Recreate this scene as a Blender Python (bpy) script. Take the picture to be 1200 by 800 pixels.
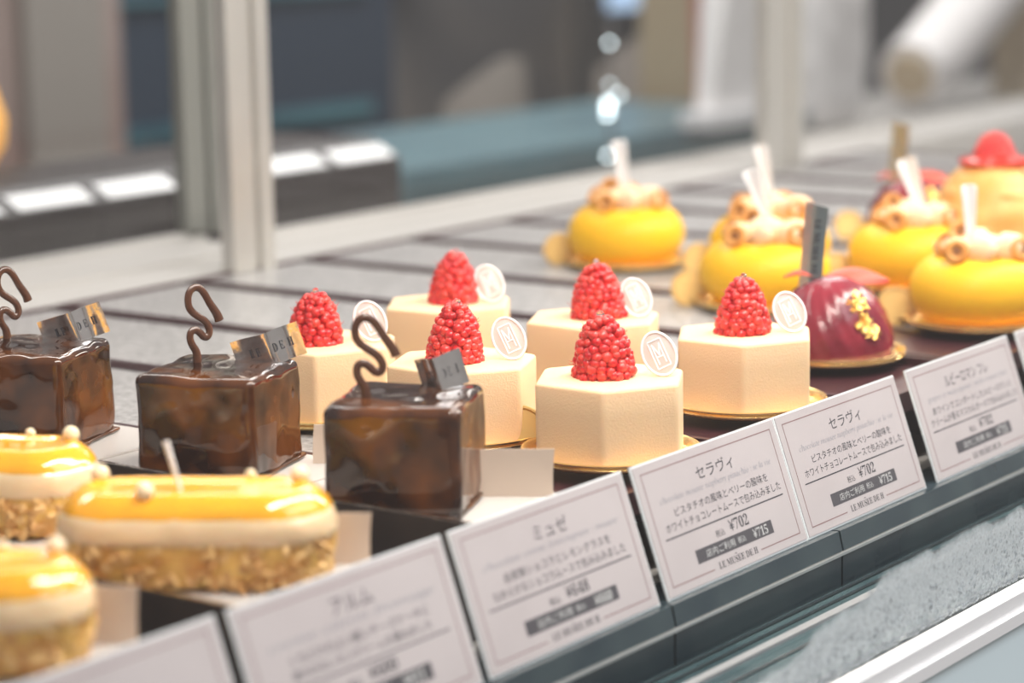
import bpy, bmesh, math, random
from mathutils import Vector, Matrix, noise
for o in list(bpy.data.objects): bpy.data.objects.remove(o)
S = 0.01                                   # everything below is written in centimetres
C = bpy.context.scene.collection
PI = math.pi
R = math.radians
rnd = random.Random(7)

# ------------------------------------------------------------------ camera
YAW, PITCH, ROLL = 0.636, 0.178, -0.019
cf = Vector((math.cos(YAW)*math.cos(PITCH), math.sin(YAW)*math.cos(PITCH), -math.sin(PITCH)))
cr = Vector((math.sin(YAW), -math.cos(YAW), 0)); cu = cr.cross(cf)
r2 = cr*math.cos(ROLL)+cu*math.sin(ROLL); u2 = cu*math.cos(ROLL)-cr*math.sin(ROLL)
cam = bpy.data.cameras.new('camera'); camo = bpy.data.objects.new('camera', cam); C.objects.link(camo)
M = Matrix((r2, u2, -cf)).transposed().to_4x4(); M.translation = Vector((-52.46, -41.13, 22.31))*S
camo.matrix_world = M
cam.sensor_width = 36; cam.lens = 2854.8*36/1200; cam.clip_start = .02; cam.clip_end = 60
cam.dof.use_dof = True; cam.dof.focus_distance = .87; cam.dof.aperture_fstop = 7.2
bpy.context.scene.camera = camo

# ------------------------------------------------------------------ world, lights, exposure
sc = bpy.context.scene
sc.view_settings.view_transform = 'Standard'; sc.view_settings.look = 'None'
sc.view_settings.gamma = 1; sc.view_settings.exposure = 0.0; sc.view_settings.use_curve_mapping = False
w = bpy.data.worlds.new('room_light'); sc.world = w; w.use_nodes = True
nt = w.node_tree; bg = nt.nodes['Background']; bg.inputs[1].default_value = 0.62
tc = nt.nodes.new('ShaderNodeTexCoord'); sp = nt.nodes.new('ShaderNodeSeparateXYZ'); nt.links.new(tc.outputs['Generated'], sp.inputs[0])
rp = nt.nodes.new('ShaderNodeValToRGB'); nt.links.new(sp.outputs[2], rp.inputs[0]); nt.links.new(rp.outputs[0], bg.inputs[0])
rp.color_ramp.elements[0].position = 0.0; rp.color_ramp.elements[0].color = (.50, .46, .44, 1)
rp.color_ramp.elements[1].position = 0.55; rp.color_ramp.elements[1].color = (.90, .87, .86, 1)

def area(name, loc, target, sx, sy, power, col):
    l = bpy.data.lights.new(name, 'AREA'); l.shape = 'RECTANGLE'; l.size = sx*S; l.size_y = sy*S; l.energy = power; l.color = col
    o = bpy.data.objects.new(name, l); C.objects.link(o); o.location = Vector(loc)*S
    d = (Vector(target)-Vector(loc)); q = d.to_track_quat('-Z', 'Y'); o.rotation_euler = q.to_euler(); return o
area('case_light_strip', (62, -4, 37), (62, 9, 0), 150, 4, 7.6, (1, .93, .83))
area('rear_fill_light', (62, 50, 44), (62, 30, 0), 150, 4, 2.4, (1, .94, .86))  # added fill from behind, not a known strip of the case
area('front_fill_light', (60, -95, 120), (60, 0, 0), 160, 60, 15, (.95, .98, 1))  # unseen fill added to brighten the cards, frame and fog
area('background_fill_light', (190, 120, 150), (190, 150, 0), 200, 80, 42, (1, .97, .95))  # unseen fill added to lift the background

# ------------------------------------------------------------------ materials
def mat(name, col, rough=.5, metal=0, spec=.5, sss=0, ssr=(1, .5, .3), coat=0, trans=0, emit=0, nscale=0, col2=None, detail=3, bump=0, bscale=40, alpha=1, ior=1.45, ramp=(.4, .6)):
    m = bpy.data.materials.new(name); m.use_nodes = True; t = m.node_tree; b = t.nodes['Principled BSDF']
    b.inputs['Base Color'].default_value = (*col, 1); b.inputs['Roughness'].default_value = rough; b.inputs['Metallic'].default_value = metal
    b.inputs['Specular IOR Level'].default_value = spec; b.inputs['IOR'].default_value = ior
    if sss:
        b.inputs['Subsurface Weight'].default_value = sss; b.inputs['Subsurface Radius'].default_value = ssr; b.inputs['Subsurface Scale'].default_value = .004
    b.inputs['Coat Weight'].default_value = coat; b.inputs['Coat Roughness'].default_value = .04
    b.inputs['Transmission Weight'].default_value = trans; b.inputs['Alpha'].default_value = alpha
    if emit: b.inputs['Emission Color'].default_value = (*col, 1); b.inputs['Emission Strength'].default_value = emit
    co = t.nodes.new('ShaderNodeTexCoord')
    if nscale:
        n = t.nodes.new('ShaderNodeTexNoise'); n.inputs['Scale'].default_value = nscale; n.inputs['Detail'].default_value = detail
        t.links.new(co.outputs['Object'], n.inputs['Vector']); r = t.nodes.new('ShaderNodeValToRGB')
        r.color_ramp.elements[0].position = ramp[0]; r.color_ramp.elements[1].position = ramp[1]
        r.color_ramp.elements[0].color = (*col, 1); r.color_ramp.elements[1].color = (*(col2 or col), 1)
        t.links.new(n.outputs[0], r.inputs[0]); t.links.new(r.outputs[0], b.inputs['Base Color'])
    if bump:
        n = t.nodes.new('ShaderNodeTexNoise'); n.inputs['Scale'].default_value = bscale; n.inputs['Detail'].default_value = 3
        t.links.new(co.outputs['Object'], n.inputs['Vector']); bn = t.nodes.new('ShaderNodeBump'); bn.inputs['Distance'].default_value = .001
        bn.inputs['Strength'].default_value = bump; t.links.new(n.outputs[0], bn.inputs['Height']); t.links.new(bn.outputs[0], b.inputs['Normal'])
    return m

def glass_sheet(name, tint, gloss=1.0, rough=0.0, haze=0.0, hazecol=(.8, .85, .9), speck=False):
    m = bpy.data.materials.new(name); m.use_nodes = True; t = m.node_tree; t.nodes.clear()
    out = t.nodes.new('ShaderNodeOutputMaterial'); tr = t.nodes.new('ShaderNodeBsdfTransparent'); tr.inputs[0].default_value = (*tint, 1)
    gl = t.nodes.new('ShaderNodeBsdfGlossy'); gl.inputs['Roughness'].default_value = rough
    fr = t.nodes.new('ShaderNodeLayerWeight'); fr.inputs['Blend'].default_value = .5
    pw = t.nodes.new('ShaderNodeMath'); pw.operation = 'POWER'; pw.inputs[1].default_value = 4; t.links.new(fr.outputs['Facing'], pw.inputs[0])
    ad = t.nodes.new('ShaderNodeMath'); ad.operation = 'MULTIPLY_ADD'; ad.inputs[1].default_value = .6; ad.inputs[2].default_value = .035; t.links.new(pw.outputs[0], ad.inputs[0])
    mu = t.nodes.new('ShaderNodeMath'); mu.operation = 'MULTIPLY'; mu.inputs[1].default_value = gloss; t.links.new(ad.outputs[0], mu.inputs[0])
    mx = t.nodes.new('ShaderNodeMixShader'); t.links.new(mu.outputs[0], mx.inputs[0]); t.links.new(tr.outputs[0], mx.inputs[1]); t.links.new(gl.outputs[0], mx.inputs[2])
    last = mx
    if haze:
        df = t.nodes.new('ShaderNodeBsdfDiffuse'); df.inputs[0].default_value = (*hazecol, 1)
        m2 = t.nodes.new('ShaderNodeMixShader'); m2.inputs[0].default_value = haze
        t.links.new(last.outputs[0], m2.inputs[1]); t.links.new(df.outputs[0], m2.inputs[2]); last = m2
    t.links.new(last.outputs[0], out.inputs[0]); return m

def fog_mat():
    m = bpy.data.materials.new('condensation_fog'); m.use_nodes = True; t = m.node_tree; t.nodes.clear()
    out = t.nodes.new('ShaderNodeOutputMaterial'); tr = t.nodes.new('ShaderNodeBsdfTransparent'); df = t.nodes.new('ShaderNodeBsdfPrincipled')
    df.inputs['Base Color'].default_value = (.93, .98, 1, 1); df.inputs['Roughness'].default_value = .3
    co = t.nodes.new('ShaderNodeTexCoord'); n = t.nodes.new('ShaderNodeTexNoise'); n.inputs['Scale'].default_value = 45; n.inputs['Detail'].default_value = 5
    t.links.new(co.outputs['Object'], n.inputs['Vector'])
    sx = t.nodes.new('ShaderNodeSeparateXYZ'); t.links.new(co.outputs['Object'], sx.inputs[0])
    # the fog stops at a ragged height that rises along the case (a real edge of the condensation)
    h = t.nodes.new('ShaderNodeMapRange'); h.inputs['From Min'].default_value = .03; h.inputs['From Max'].default_value = .155; h.inputs['To Min'].default_value = -.0135; h.inputs['To Max'].default_value = .0095
    t.links.new(sx.outputs[0], h.inputs['Value'])
    sb = t.nodes.new('ShaderNodeMath'); sb.operation = 'SUBTRACT'; t.links.new(h.outputs[0], sb.inputs[0]); t.links.new(sx.outputs[2], sb.inputs[1])
    nn = t.nodes.new('ShaderNodeMath'); nn.operation = 'MULTIPLY_ADD'; t.links.new(n.outputs[0], nn.inputs[0]); nn.inputs[1].default_value = .014; t.links.new(sb.outputs[0], nn.inputs[2])
    mr = t.nodes.new('ShaderNodeMapRange'); mr.inputs['From Min'].default_value = .006; mr.inputs['From Max'].default_value = .010; mr.inputs['To Max'].default_value = .92
    t.links.new(nn.outputs[0], mr.inputs['Value'])
    # thin along the very bottom where the drops have run together
    m3 = t.nodes.new('ShaderNodeMapRange'); m3.inputs['From Min'].default_value = -.0165; m3.inputs['From Max'].default_value = -.0100
    t.links.new(sx.outputs[2], m3.inputs['Value'])
    mm = t.nodes.new('ShaderNodeMath'); mm.operation = 'MULTIPLY'; t.links.new(mr.outputs[0], mm.inputs[0]); t.links.new(m3.outputs[0], mm.inputs[1])
    n2 = t.nodes.new('ShaderNodeTexNoise'); n2.inputs['Scale'].default_value = 900; t.links.new(co.outputs['Object'], n2.inputs['Vector'])
    m4 = t.nodes.new('ShaderNodeMapRange'); m4.inputs['From Min'].default_value = .3; m4.inputs['From Max'].default_value = .6; m4.inputs['To Min'].default_value = .6; t.links.new(n2.outputs[0], m4.inputs['Value'])
    m5 = t.nodes.new('ShaderNodeMath'); m5.operation = 'MULTIPLY'; t.links.new(mm.outputs[0], m5.inputs[0]); t.links.new(m4.outputs[0], m5.inputs[1])
    mx = t.nodes.new('ShaderNodeMixShader'); t.links.new(m5.outputs[0], mx.inputs[0]); t.links.new(tr.outputs[0], mx.inputs[1]); t.links.new(df.outputs[0], mx.inputs[2])
    t.links.new(mx.outputs[0], out.inputs[0]); return m

MT = dict(
 cream=mat('cream_velvet', (.84, .59, .36), .75, sss=.2, ssr=(1, .6, .3), bump=.22, bscale=1500, spec=.25),
 berry=mat('raspberry_flesh', (.60, .014, .02), .3, sss=.35, ssr=(1, .2, .15), coat=.2, nscale=260, col2=(.76, .06, .045)),
 berry_core=mat('raspberry_core', (.55, .02, .03), .4),
 syrup=mat('clear_syrup', (1, .93, .92), .02, trans=1, ior=1.38),
 plaque=mat('white_chocolate', (.66, .58, .56), .35, sss=.2), plaque_rim=mat('white_print', (.97, .97, .99), .4),
 gold=mat('gold_foil', (.98, .70, .30), .25, metal=.8), gold_inner=mat('gold_inner', (.56, .36, .13), .5, metal=.7),
 choc=mat('chocolate_glaze', (.022, .009, .006), .06, coat=.25, spec=.5, nscale=45, col2=(.12, .038, .009), bump=.12, bscale=90),
 choc_matt=mat('tempered_chocolate', (.085, .035, .02), .22, coat=.2),
 silver=mat('silver_foil', (.80, .77, .75), .16, metal=1, bump=.25, bscale=120), dark_foil=mat('dark_silver_foil', (.42, .49, .50), .28, metal=1, bump=.25, bscale=160),
 ink=mat('dark_ink', (.035, .035, .045), .6), ink_soft=mat('grey_ink', (.25, .25, .28), .6), ink_line=mat('border_ink', (.22, .13, .13), .6), bar=mat('bar_ink', (.07, .065, .075), .5),
 ink_white=mat('reversed_print', (.5, .5, .5), .5),
 card=mat('card_paper', (.45, .405, .415), .3, nscale=30, col2=(.47, .425, .435), coat=.3), acrylic=mat('acrylic_sleeve', (.75, .78, .8), .08, coat=.5, spec=.6),
 holder=mat('dark_holder', (.022, .036, .046), .25, nscale=35, col2=(.035, .052, .06)),
 tray=mat('maroon_tray', (.045, .012, .016), .35), sheen=mat('grey_sheen', (.18, .17, .17), .35, nscale=330, col2=(.45, .435, .43), spec=.6, ramp=(.35, .65), detail=5),
 riser=mat('dark_riser', (.035, .027, .026), .3, nscale=30, col2=(.05, .038, .034)),
 board=mat('silver_board', (.60, .56, .53), .25, spec=.6), boardg=mat('cream_paper', (.62, .50, .41), .4),
 sponge=mat('crumb_coat', (.86, .53, .14), .5, nscale=110, col2=(.58, .25, .05), sss=.2, coat=.3, ramp=(.45, .68), bump=.6, bscale=260), nut=mat('nut_piece', (.62, .33, .11), .5), nutpale=mat('almond_piece', (.80, .50, .20), .5),
 glaze=mat('cream_glaze', (.88, .63, .38), .09, sss=.4, coat=.8), lemon=mat('lemon_glaze', (.95, .43, .015), .08, sss=.3, coat=.8, ssr=(1, .6, .1)),
 pearl=mat('cream_pearl', (.92, .74, .50), .2, sss=.2),
 yellow=mat('yellow_spray', (.90, .50, .02), .42, sss=.25, ssr=(1, .7, .1), spec=.3, bump=.05, bscale=900), pipe=mat('piped_cream', (.80, .58, .37), .5, sss=.3), hazel=mat('hazelnut', (.55, .22, .04), .5, nscale=200, col2=(.68, .32, .08)), hazel_in=mat('hazelnut_inside', (.25, .10, .03), .6),
 pick=mat('white_plastic', (.78, .78, .80), .15, coat=.5),
 wine=mat('wine_glaze', (.15, .010, .022), .24, coat=.25, nscale=60, col2=(.25, .02, .035)), petal=mat('rose_petal', (.72, .10, .06), .5, sss=.2), leaf=mat('gold_leaf', (1, .66, .20), .25, metal=1, bump=.8, bscale=500),
 peach=mat('chestnut_cream', (.70, .34, .08), .5, nscale=50, col2=(.78, .46, .16), sss=.2), reddisc=mat('red_jelly', (.62, .04, .025), .2, coat=.4), pinkc=mat('pink_cream', (.85, .42, .35), .4),
 deck=mat('shelf_steel', (.22, .21, .21), .3, nscale=25, col2=(.28, .27, .26)), rail=mat('pale_aluminium', (.44, .42, .40), .4, nscale=12, col2=(.47, .45, .43)),
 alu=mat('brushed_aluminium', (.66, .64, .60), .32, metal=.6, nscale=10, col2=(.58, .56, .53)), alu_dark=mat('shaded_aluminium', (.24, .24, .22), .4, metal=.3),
 frame=mat('white_frame', (.95, .95, .96), .2, coat=.3), ledge=mat('teal_ledge', (.035, .065, .075), .16, nscale=30, col2=(.06, .10, .11), coat=.3, bump=.15, bscale=60), groove=mat('ledge_groove', (.012, .02, .025), .4), strip=mat('grey_strip', (.30, .30, .31), .35), lip=mat('bright_lip', (.6, .6, .6), .2, metal=.6),
 box=mat('reflection_box', (.028, .022, .022), .5), bcard=mat('white_card', (.85, .84, .85), .4), wood=mat('brown_counter', (.16, .085, .055), .5),
 wall=mat('wall_paint', (.13, .135, .15), .8, nscale=1.6, col2=(.22, .20, .185)), wallb=mat('brown_panel', (.30, .205, .175), .7, nscale=2.5, col2=(.36, .27, .24)), teal=mat('teal_glass', (.07, .18, .215), .3, nscale=4, col2=(.05, .12, .15)), tealtop=mat('teal_top', (.13, .22, .25), .35, nscale=3, col2=(.10, .17, .20)), beige=mat('beige_fabric', (.30, .265, .235), .8), navy=mat('navy_panel', (.03, .045, .07), .5),
 whitef=mat('white_fabric', (.80, .77, .76), .8, nscale=6, col2=(.86, .83, .82)), blue=mat('blue_screen', (.42, .58, .80), .3, emit=.8), red=mat('red_paper', (.55, .2, .15), .6), black=mat('black_panel', (.05, .052, .06), .5), tan=mat('tan_panel', (.48, .38, .25), .7), floor=mat('floor_tile', (.2, .18, .17), .5, nscale=2, col2=(.25, .22, .2)),
 bead_glow=mat('glint_glow', (.85, .97, 1), .3, emit=9), chrome=mat('chrome_stem', (.6, .62, .64), .15, metal=1), lampor=mat('orange_shade', (1, .5, .12), .5, emit=.45),
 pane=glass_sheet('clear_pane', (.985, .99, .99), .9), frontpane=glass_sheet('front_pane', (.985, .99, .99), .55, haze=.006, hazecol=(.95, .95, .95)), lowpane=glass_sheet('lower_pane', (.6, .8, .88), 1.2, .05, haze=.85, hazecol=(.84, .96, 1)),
 fog=fog_mat(), drop=mat('water_drop', (.93, .97, 1), .03, trans=.8, ior=1.33, spec=1),
)

# ------------------------------------------------------------------ mesh helpers (centimetres in, metres out)
class MB:
    def __init__(s): s.v = []; s.f = []
    def add(s, v, f, M=None):
        n = len(s.v)
        s.v += [tuple(M @ Vector(p)) if M else tuple(p) for p in v]; s.f += [tuple(i+n for i in q) for q in f]; return s
    def box(s, x0, x1, y0, y1, z0, z1, M=None):
        v = [(x, y, z) for z in (z0, z1) for y in (y0, y1) for x in (x0, x1)]
        return s.add(v, [(0, 2, 3, 1), (4, 5, 7, 6), (0, 1, 5, 4), (2, 6, 7, 3), (0, 4, 6, 2), (1, 3, 7, 5)], M)
    def prism(s, poly, z0, z1, M=None, b=0):
        n = len(poly); cx = sum(p[0] for p in poly)/n; cy = sum(p[1] for p in poly)/n
        rings = [(z0, 1), (z1, 1)]
        if b:
            rad = max(math.hypot(p[0]-cx, p[1]-cy) for p in poly); k = 1-b/rad; k2 = 1-.3*b/rad
            rings = [(z0, k), (z0+.3*b, k2), (z0+b, 1), (z1-b, 1), (z1-.3*b, k2), (z1, k)]
        v = [(cx+(x-cx)*q, cy+(y-cy)*q, z) for z, q in rings for x, y in poly]; m = len(rings)
        f = [(j*n+i, j*n+(i+1) % n, (j+1)*n+(i+1) % n, (j+1)*n+i) for j in range(m-1) for i in range(n)]
        f += [tuple(reversed(range(n))), tuple((m-1)*n+i for i in range(n))]; return s.add(v, f, M)
    def lathe(s, prof, n=32, M=None, fn=None):
        v = []; f = []
        for r, z in prof:
            for i in range(n):
                a = 2*PI*i/n; q = fn(a, z) if fn else 1; v.append((r*q*math.cos(a), r*q*math.sin(a), z))
        for j in range(len(prof)-1):
            for i in range(n): f.append((j*n+i, j*n+(i+1) % n, (j+1)*n+(i+1) % n, (j+1)*n+i))
        if prof[0][0] > 1e-4: f.append(tuple(reversed(range(n))))
        if prof[-1][0] > 1e-4: f.append(tuple((len(prof)-1)*n+i for i in range(n)))
        return s.add(v, f, M)
    def ball(s, c, r, n=12, sc=(1, 1, 1), M=None):
        m = n//2; pr = [(max(1e-5, math.sin(PI*j/m)), -math.cos(PI*j/m)) for j in range(m+1)]
        T = Matrix.Translation(c) @ Matrix.Diagonal((r*sc[0], r*sc[1], r*sc[2], 1))
        return s.lathe(pr, n, (M @ T) if M else T)
    def tube(s, path, r, n=8, M=None, flat=1, closed=False):
        P = [Vector(p) for p in path]; v = []; f = []; k = len(P); up = None
        for i, p in enumerate(P):
            t = (P[(i+1) % k]-P[i-1]) if closed else (P[min(i+1, k-1)]-P[max(i-1, 0)])
            t.normalize()
            if up is None: up = Vector((0, 1, 0)) if abs(t.y) < .9 else Vector((1, 0, 0))
            a = (up-t*up.dot(t)).normalized(); b = t.cross(a); up = a
            rr = r[i] if isinstance(r, (list, tuple)) else r
            for j in range(n):
                q = 2*PI*j/n; v.append(p+a*math.cos(q)*rr*flat+b*math.sin(q)*rr)
        for i in range(k if closed else k-1):
            for j in range(n): f.append((i*n+j, i*n+(j+1) % n, ((i+1) % k)*n+(j+1) % n, ((i+1) % k)*n+j))
        if not closed: f += [tuple(reversed(range(n))), tuple((k-1)*n+j for j in range(n))]
        return s.add(v, f, M)
    def sheet(s, pts, th, M=None):
        """pts: grid rows of 3-D points -> a sheet with real thickness th along its normals"""
        m, n = len(pts), len(pts[0]); P = [[Vector(p) for p in row] for row in pts]; A = []; B = []
        for i in range(m):
            for j in range(n):
                du = P[min(i+1, m-1)][j]-P[max(i-1, 0)][j]; dv = P[i][min(j+1, n-1)]-P[i][max(j-1, 0)]
                nn = du.cross(dv); nn = nn.normalized() if nn.length > 1e-9 else Vector((0, 0, 1)); A.append(P[i][j]+nn*th/2); B.append(P[i][j]-nn*th/2)
        N = m*n; f = []
        for i in range(m-1):
            for j in range(n-1):
                q = (i*n+j, i*n+j+1, (i+1)*n+j+1, (i+1)*n+j); f.append(q); f.append(tuple(x+N for x in reversed(q)))
        for i in range(m-1):
            for j in (0, n-1): f.append((i*n+j, (i+1)*n+j, (i+1)*n+j+N, i*n+j+N))
        for j in range(n-1):
            for i in (0, m-1): f.append((i*n+j, i*n+j+1, i*n+j+1+N, i*n+j+N))
        return s.add(A+B, f, M)
    def rbox(s, sx, sy, sz, r, n=20, M=None, fn=None):
        """rounded box from -s..s ; fn displaces points"""
        v = []; f = []; idx = {}
        def vert(p):
            k = tuple(round(c, 5) for c in p)
            if k not in idx: idx[k] = len(v); v.append(Vector(p))
            return idx[k]
        for ax in range(3):
            for sg in (-1, 1):
                for i in range(n):
                    for j in range(n):
                        q = []
                        for a, b in ((i, j), (i+1, j), (i+1, j+1), (i, j+1)):
                            c = [0, 0, 0]; c[ax] = sg; c[(ax+1) % 3] = 2*a/n-1; c[(ax+2) % 3] = 2*b/n-1; q.append(vert(c))
                        f.append(tuple(q) if sg > 0 else tuple(reversed(q)))
        H = Vector((sx, sy, sz)); out = []
        def warp(c, h):      # put more rows where the corner curves
            e = min(.98, r/h); a = abs(c); t = (a/.6)*(1-e) if a < .6 else (1-e)+(a-.6)/.4*e
            return math.copysign(t*h, c)
        for p in v:
            q = Vector((warp(p[0], sx), warp(p[1], sy), warp(p[2], sz))); inn = Vector([max(-(H[k]-r), min(H[k]-r, q[k])) for k in range(3)])
            d = q-inn; q = inn+d.normalized()*r if d.length > 1e-6 else q
            if fn: q = fn(q)
            out.append(q)
        return s.add(out, f, M)
    def build(s, name, m, parent=None, smooth=True, loc=(0, 0, 0), rot=(0, 0, 0), sharp=None):
        me = bpy.data.meshes.new(name); me.from_pydata([(x*S, y*S, z*S) for x, y, z in s.v], [], s.f)
        bm = bmesh.new(); bm.from_mesh(me); bmesh.ops.recalc_face_normals(bm, faces=bm.faces)
        if smooth:
            ang = R(sharp or 38)
            for f in bm.faces: f.smooth = True
            for e in bm.edges:
                if len(e.link_faces) == 2 and e.calc_face_angle(0) > ang: e.smooth = False
        bm.to_mesh(me); bm.free(); me.materials.append(MT[m] if isinstance(m, str) else m)
        o = bpy.data.objects.new(name, me); C.objects.link(o); o.parent = parent; o.location = Vector(loc)*S; o.rotation_euler = rot
        return o

def tag(o, label=None, cat=None, group=None, kind=None):
    if label: o['label'] = label
    if cat: o['category'] = cat
    if group: o['group'] = group
    if kind: o['kind'] = kind
    return o
def empty(name, loc, rz=0):
    o = bpy.data.objects.new(name, None); C.objects.link(o); o.location = Vector(loc)*S; o.rotation_euler = (0, 0, rz); o.empty_display_size = .01; return o
def copy_tree(o, parent=None):
    c = o.copy(); C.objects.link(c); c.parent = parent
    for ch in [x for x in bpy.data.objects if x.parent == o]: copy_tree(ch, c)
    return c
def place(o, x, y, z, rz=0):
    o.location = Vector((x, y, z))*S; o.rotation_euler = (0, 0, rz); return o

# text -> mesh (glyph outlines of Blender's own font), fitted to a box w x h in centimetres
def mathbold(t):
    o = ''
    for c in t:
        if 'A' <= c <= 'Z': o += chr(0x1D400+ord(c)-65)
        elif 'a' <= c <= 'z': o += chr(0x1D41A+ord(c)-97)
        elif '0' <= c <= '9': o += chr(0x1D7CE+ord(c)-48)
        else: o += c
    return o
def mathital(t):
    return ''.join('\u210e' if c == 'h' else chr(0x1D434+ord(c)-65) if 'A' <= c <= 'Z' else chr(0x1D44E+ord(c)-97) if 'a' <= c <= 'z' else c for c in t)
def text_geo(t, cx, cy, wd, ht, M=None, mb=None, off=0):
    cu_ = bpy.data.curves.new('tmp', 'FONT'); cu_.body = t; cu_.size = 1; cu_.resolution_u = 3; cu_.offset = off
    o = bpy.data.objects.new('tmp', cu_); C.objects.link(o); bpy.context.view_layer.update()
    me = bpy.data.meshes.new_from_object(o.evaluated_get(bpy.context.evaluated_depsgraph_get()))
    v = [tuple(p.co) for p in me.vertices]; f = [tuple(p.vertices) for p in me.polygons]
    bpy.data.objects.remove(o); bpy.data.curves.remove(cu_); bpy.data.meshes.remove(me)
    if not v: return mb
    x0 = min(p[0] for p in v); x1 = max(p[0] for p in v); y0 = min(p[1] for p in v); y1 = max(p[1] for p in v)
    kx = wd/max(1e-6, x1-x0); ky = ht/max(1e-6, y1-y0)
    mb.add([((p[0]-(x0+x1)/2)*kx+cx, (p[1]-(y0+y1)/2)*ky+cy, 0) for p in v], f, M)
    return mb

# ================================================================== THE SETTING
def struct(mb, name, m): o = mb.build(name, m, smooth=False); o['kind'] = 'structure'; return o
struct(MB().box(-300, 560, -200, 282, -92, -90), 'floor', 'floor')
struct(MB().box(-300, 560, 260, 264, -90, 160), 'wall_back', 'wall')

# ---- the display case
case = tag(empty('display_case', (0, 0, -90)), 'refrigerated glass display case holding the rows of pastries, with pale aluminium back frame', 'display case')
def cpart(mb, name, m, parent=case, sm=True, label=None):
    o = mb.build(name, m, None, smooth=sm); o.parent = parent
    p = parent
    off = Vector((0, 0, 0))
    while p: off += p.location; p = p.parent
    o.location = -off
    if label: o['label'] = label
    return o
cpart(MB().box(-60, 260, -5.2, 70, -90, -4), 'base_cabinet', 'rail', sm=False)
cpart(MB().box(-60, 260, 1.6, 48.2, -4, .0), 'shelf', 'deck', sm=False)
# back ledge and rear track
cpart(MB().box(-60, 260, 48.4, 56.2, -4, 3.0).box(-60, 52, 56.2, 60.2, -4, 3.0).box(-60, 260, 53.0, 53.5, 3.0, 3.12), 'rear_ledge', 'rail', sm=False)
cpart(MB().box(52, 260, 56.2, 57.2, 0, 3.25), 'door_bottom_rail', 'rail', sm=False)
cpart(MB().box(-60, 54, 60.2, 61.2, 0, 3.2), 'door_bottom_rail', 'rail', sm=False)
# mullions: each a folded aluminium section with a channel
def mullion(x0, y, wd, dk=False):
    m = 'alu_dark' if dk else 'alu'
    poly = [(0, 0), (wd*.55, 0), (wd*.55, .35), (wd*.68, .35), (wd*.68, 0), (wd, 0), (wd, .9), (0, .9)]
    return MB().prism([(x0+a, y+b) for a, b in poly], 3.0, 75), m
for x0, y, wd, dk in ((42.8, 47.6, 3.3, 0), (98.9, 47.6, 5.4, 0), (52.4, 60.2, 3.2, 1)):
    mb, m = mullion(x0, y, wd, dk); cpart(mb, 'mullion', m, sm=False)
cpart(MB().box(53, 258, 56.5, 56.9, 3.25, 74), 'rear_pane', 'pane', sm=False, label='clear sliding pane at the back')
cpart(MB().box(-58, 52.3, 60.5, 60.9, 3.2, 74), 'rear_pane', 'pane', sm=False, label='clear sliding pane at the back, left')
# front ledge with grooves, strip and lip
cpart(MB().box(-60, 260, -5.2, 1.5, -4, -2.0), 'front_ledge', 'ledge', sm=False)
cpart(MB().box(-60, 260, -.75, -.6, -1.999, -1.93).box(-60, 260, -1.25, -1.1, -1.999, -1.95).box(-60, 260, -2.9, -2.75, -1.999, -1.95), 'vent_groove', 'groove', sm=False)
cpart(MB().box(-60, 260, -2.05, -1.7, -1.999, -1.88), 'grey_trim', 'strip', sm=False)
# card rail : sloped dark holder in sections with a bright lower lip
hs = []
xs = [-40, -17.3, -7.7, 1.75, 11.2, 22.3, 38, 54, 74, 110]
for a, b in zip(xs[:-1], xs[1:]):
    cpart(MB().prism([(-.30, .02), (1.5, .02), (1.5, -2.0), (-.42, -2.0), (-.42, -.72), (-.46, -.66)], a+.06, b-.06, M=Matrix(((0, 0, 1, 0), (1, 0, 0, 0), (0, 1, 0, 0), (0, 0, 0, 1)))), 'card_rail_section', 'holder', sm=False)
cpart(MB().box(-40, 110, -.55, -.40, -.80, -.70), 'rail_lip', 'lip', sm=False)
# white bottom frame, glass above and below
cpart(MB().box(-60, 260, -6.35, -5.65, -2.9, -1.84).box(-60, 260, -6.5, -5.65, -2.9, -2.45), 'front_frame', 'frame', sm=False, label='white lower frame of the front glass')
gl = cpart(MB().box(-59, 259, -6.15, -5.85, -1.84, 46), 'front_glass', 'frontpane', sm=False, label='clear front glass, misted along its foot')
cpart(MB().box(-59, 259, -6.2, -5.9, -30, -2.9), 'lower_glass', 'lowpane', sm=False, label='lower glass with its pale blue reflection painted in')  # pale blue reflection is painted into the pane's diffuse haze colour
fogo = MB().box(4, 120, -5.845, -5.82, -1.83, 1.6).build('condensation_film', 'fog', case, smooth=False); fogo.location = (0, 0, .90); fogo['kind'] = 'stuff'
db = MB(); rr = random.Random(3)
for i in range(5200):
    x = 5+rr.random()**1.2*38; top = -1.35+min(2.2, max(0, (x-4))*.19)
    u = .08+.92*rr.random()**1.5; z = -1.78+u*(top+1.78)
    r_ = .028+.055*rr.random()**3+(.035*(1-u) if rr.random() < .6 else 0)
    db.ball((x, -5.83, z), r_, 6, (1, .5, 1.05))
for i in range(26):
    x = 8+rr.random()*20; db.ball((x, -5.83, -1.2+rr.random()*.7), .07+.04*rr.random(), 10, (1, .45, 1.1))
d_o = db.build('condensation_drops', 'drop', case); d_o.location = (0, 0, .90); d_o['kind'] = 'stuff'
# fine specks of water high on the glass
db = MB()
for i in range(260):
    x = 24+rr.random()*50; z = 8+rr.random()*14; db.ball((x, -5.83, z), .012+.03*rr.random()**4, 6, (1, .5, 1))
sp_o = db.build('water_specks', 'drop', case); sp_o.location = (0, 0, .90); sp_o['kind'] = 'stuff'

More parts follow.
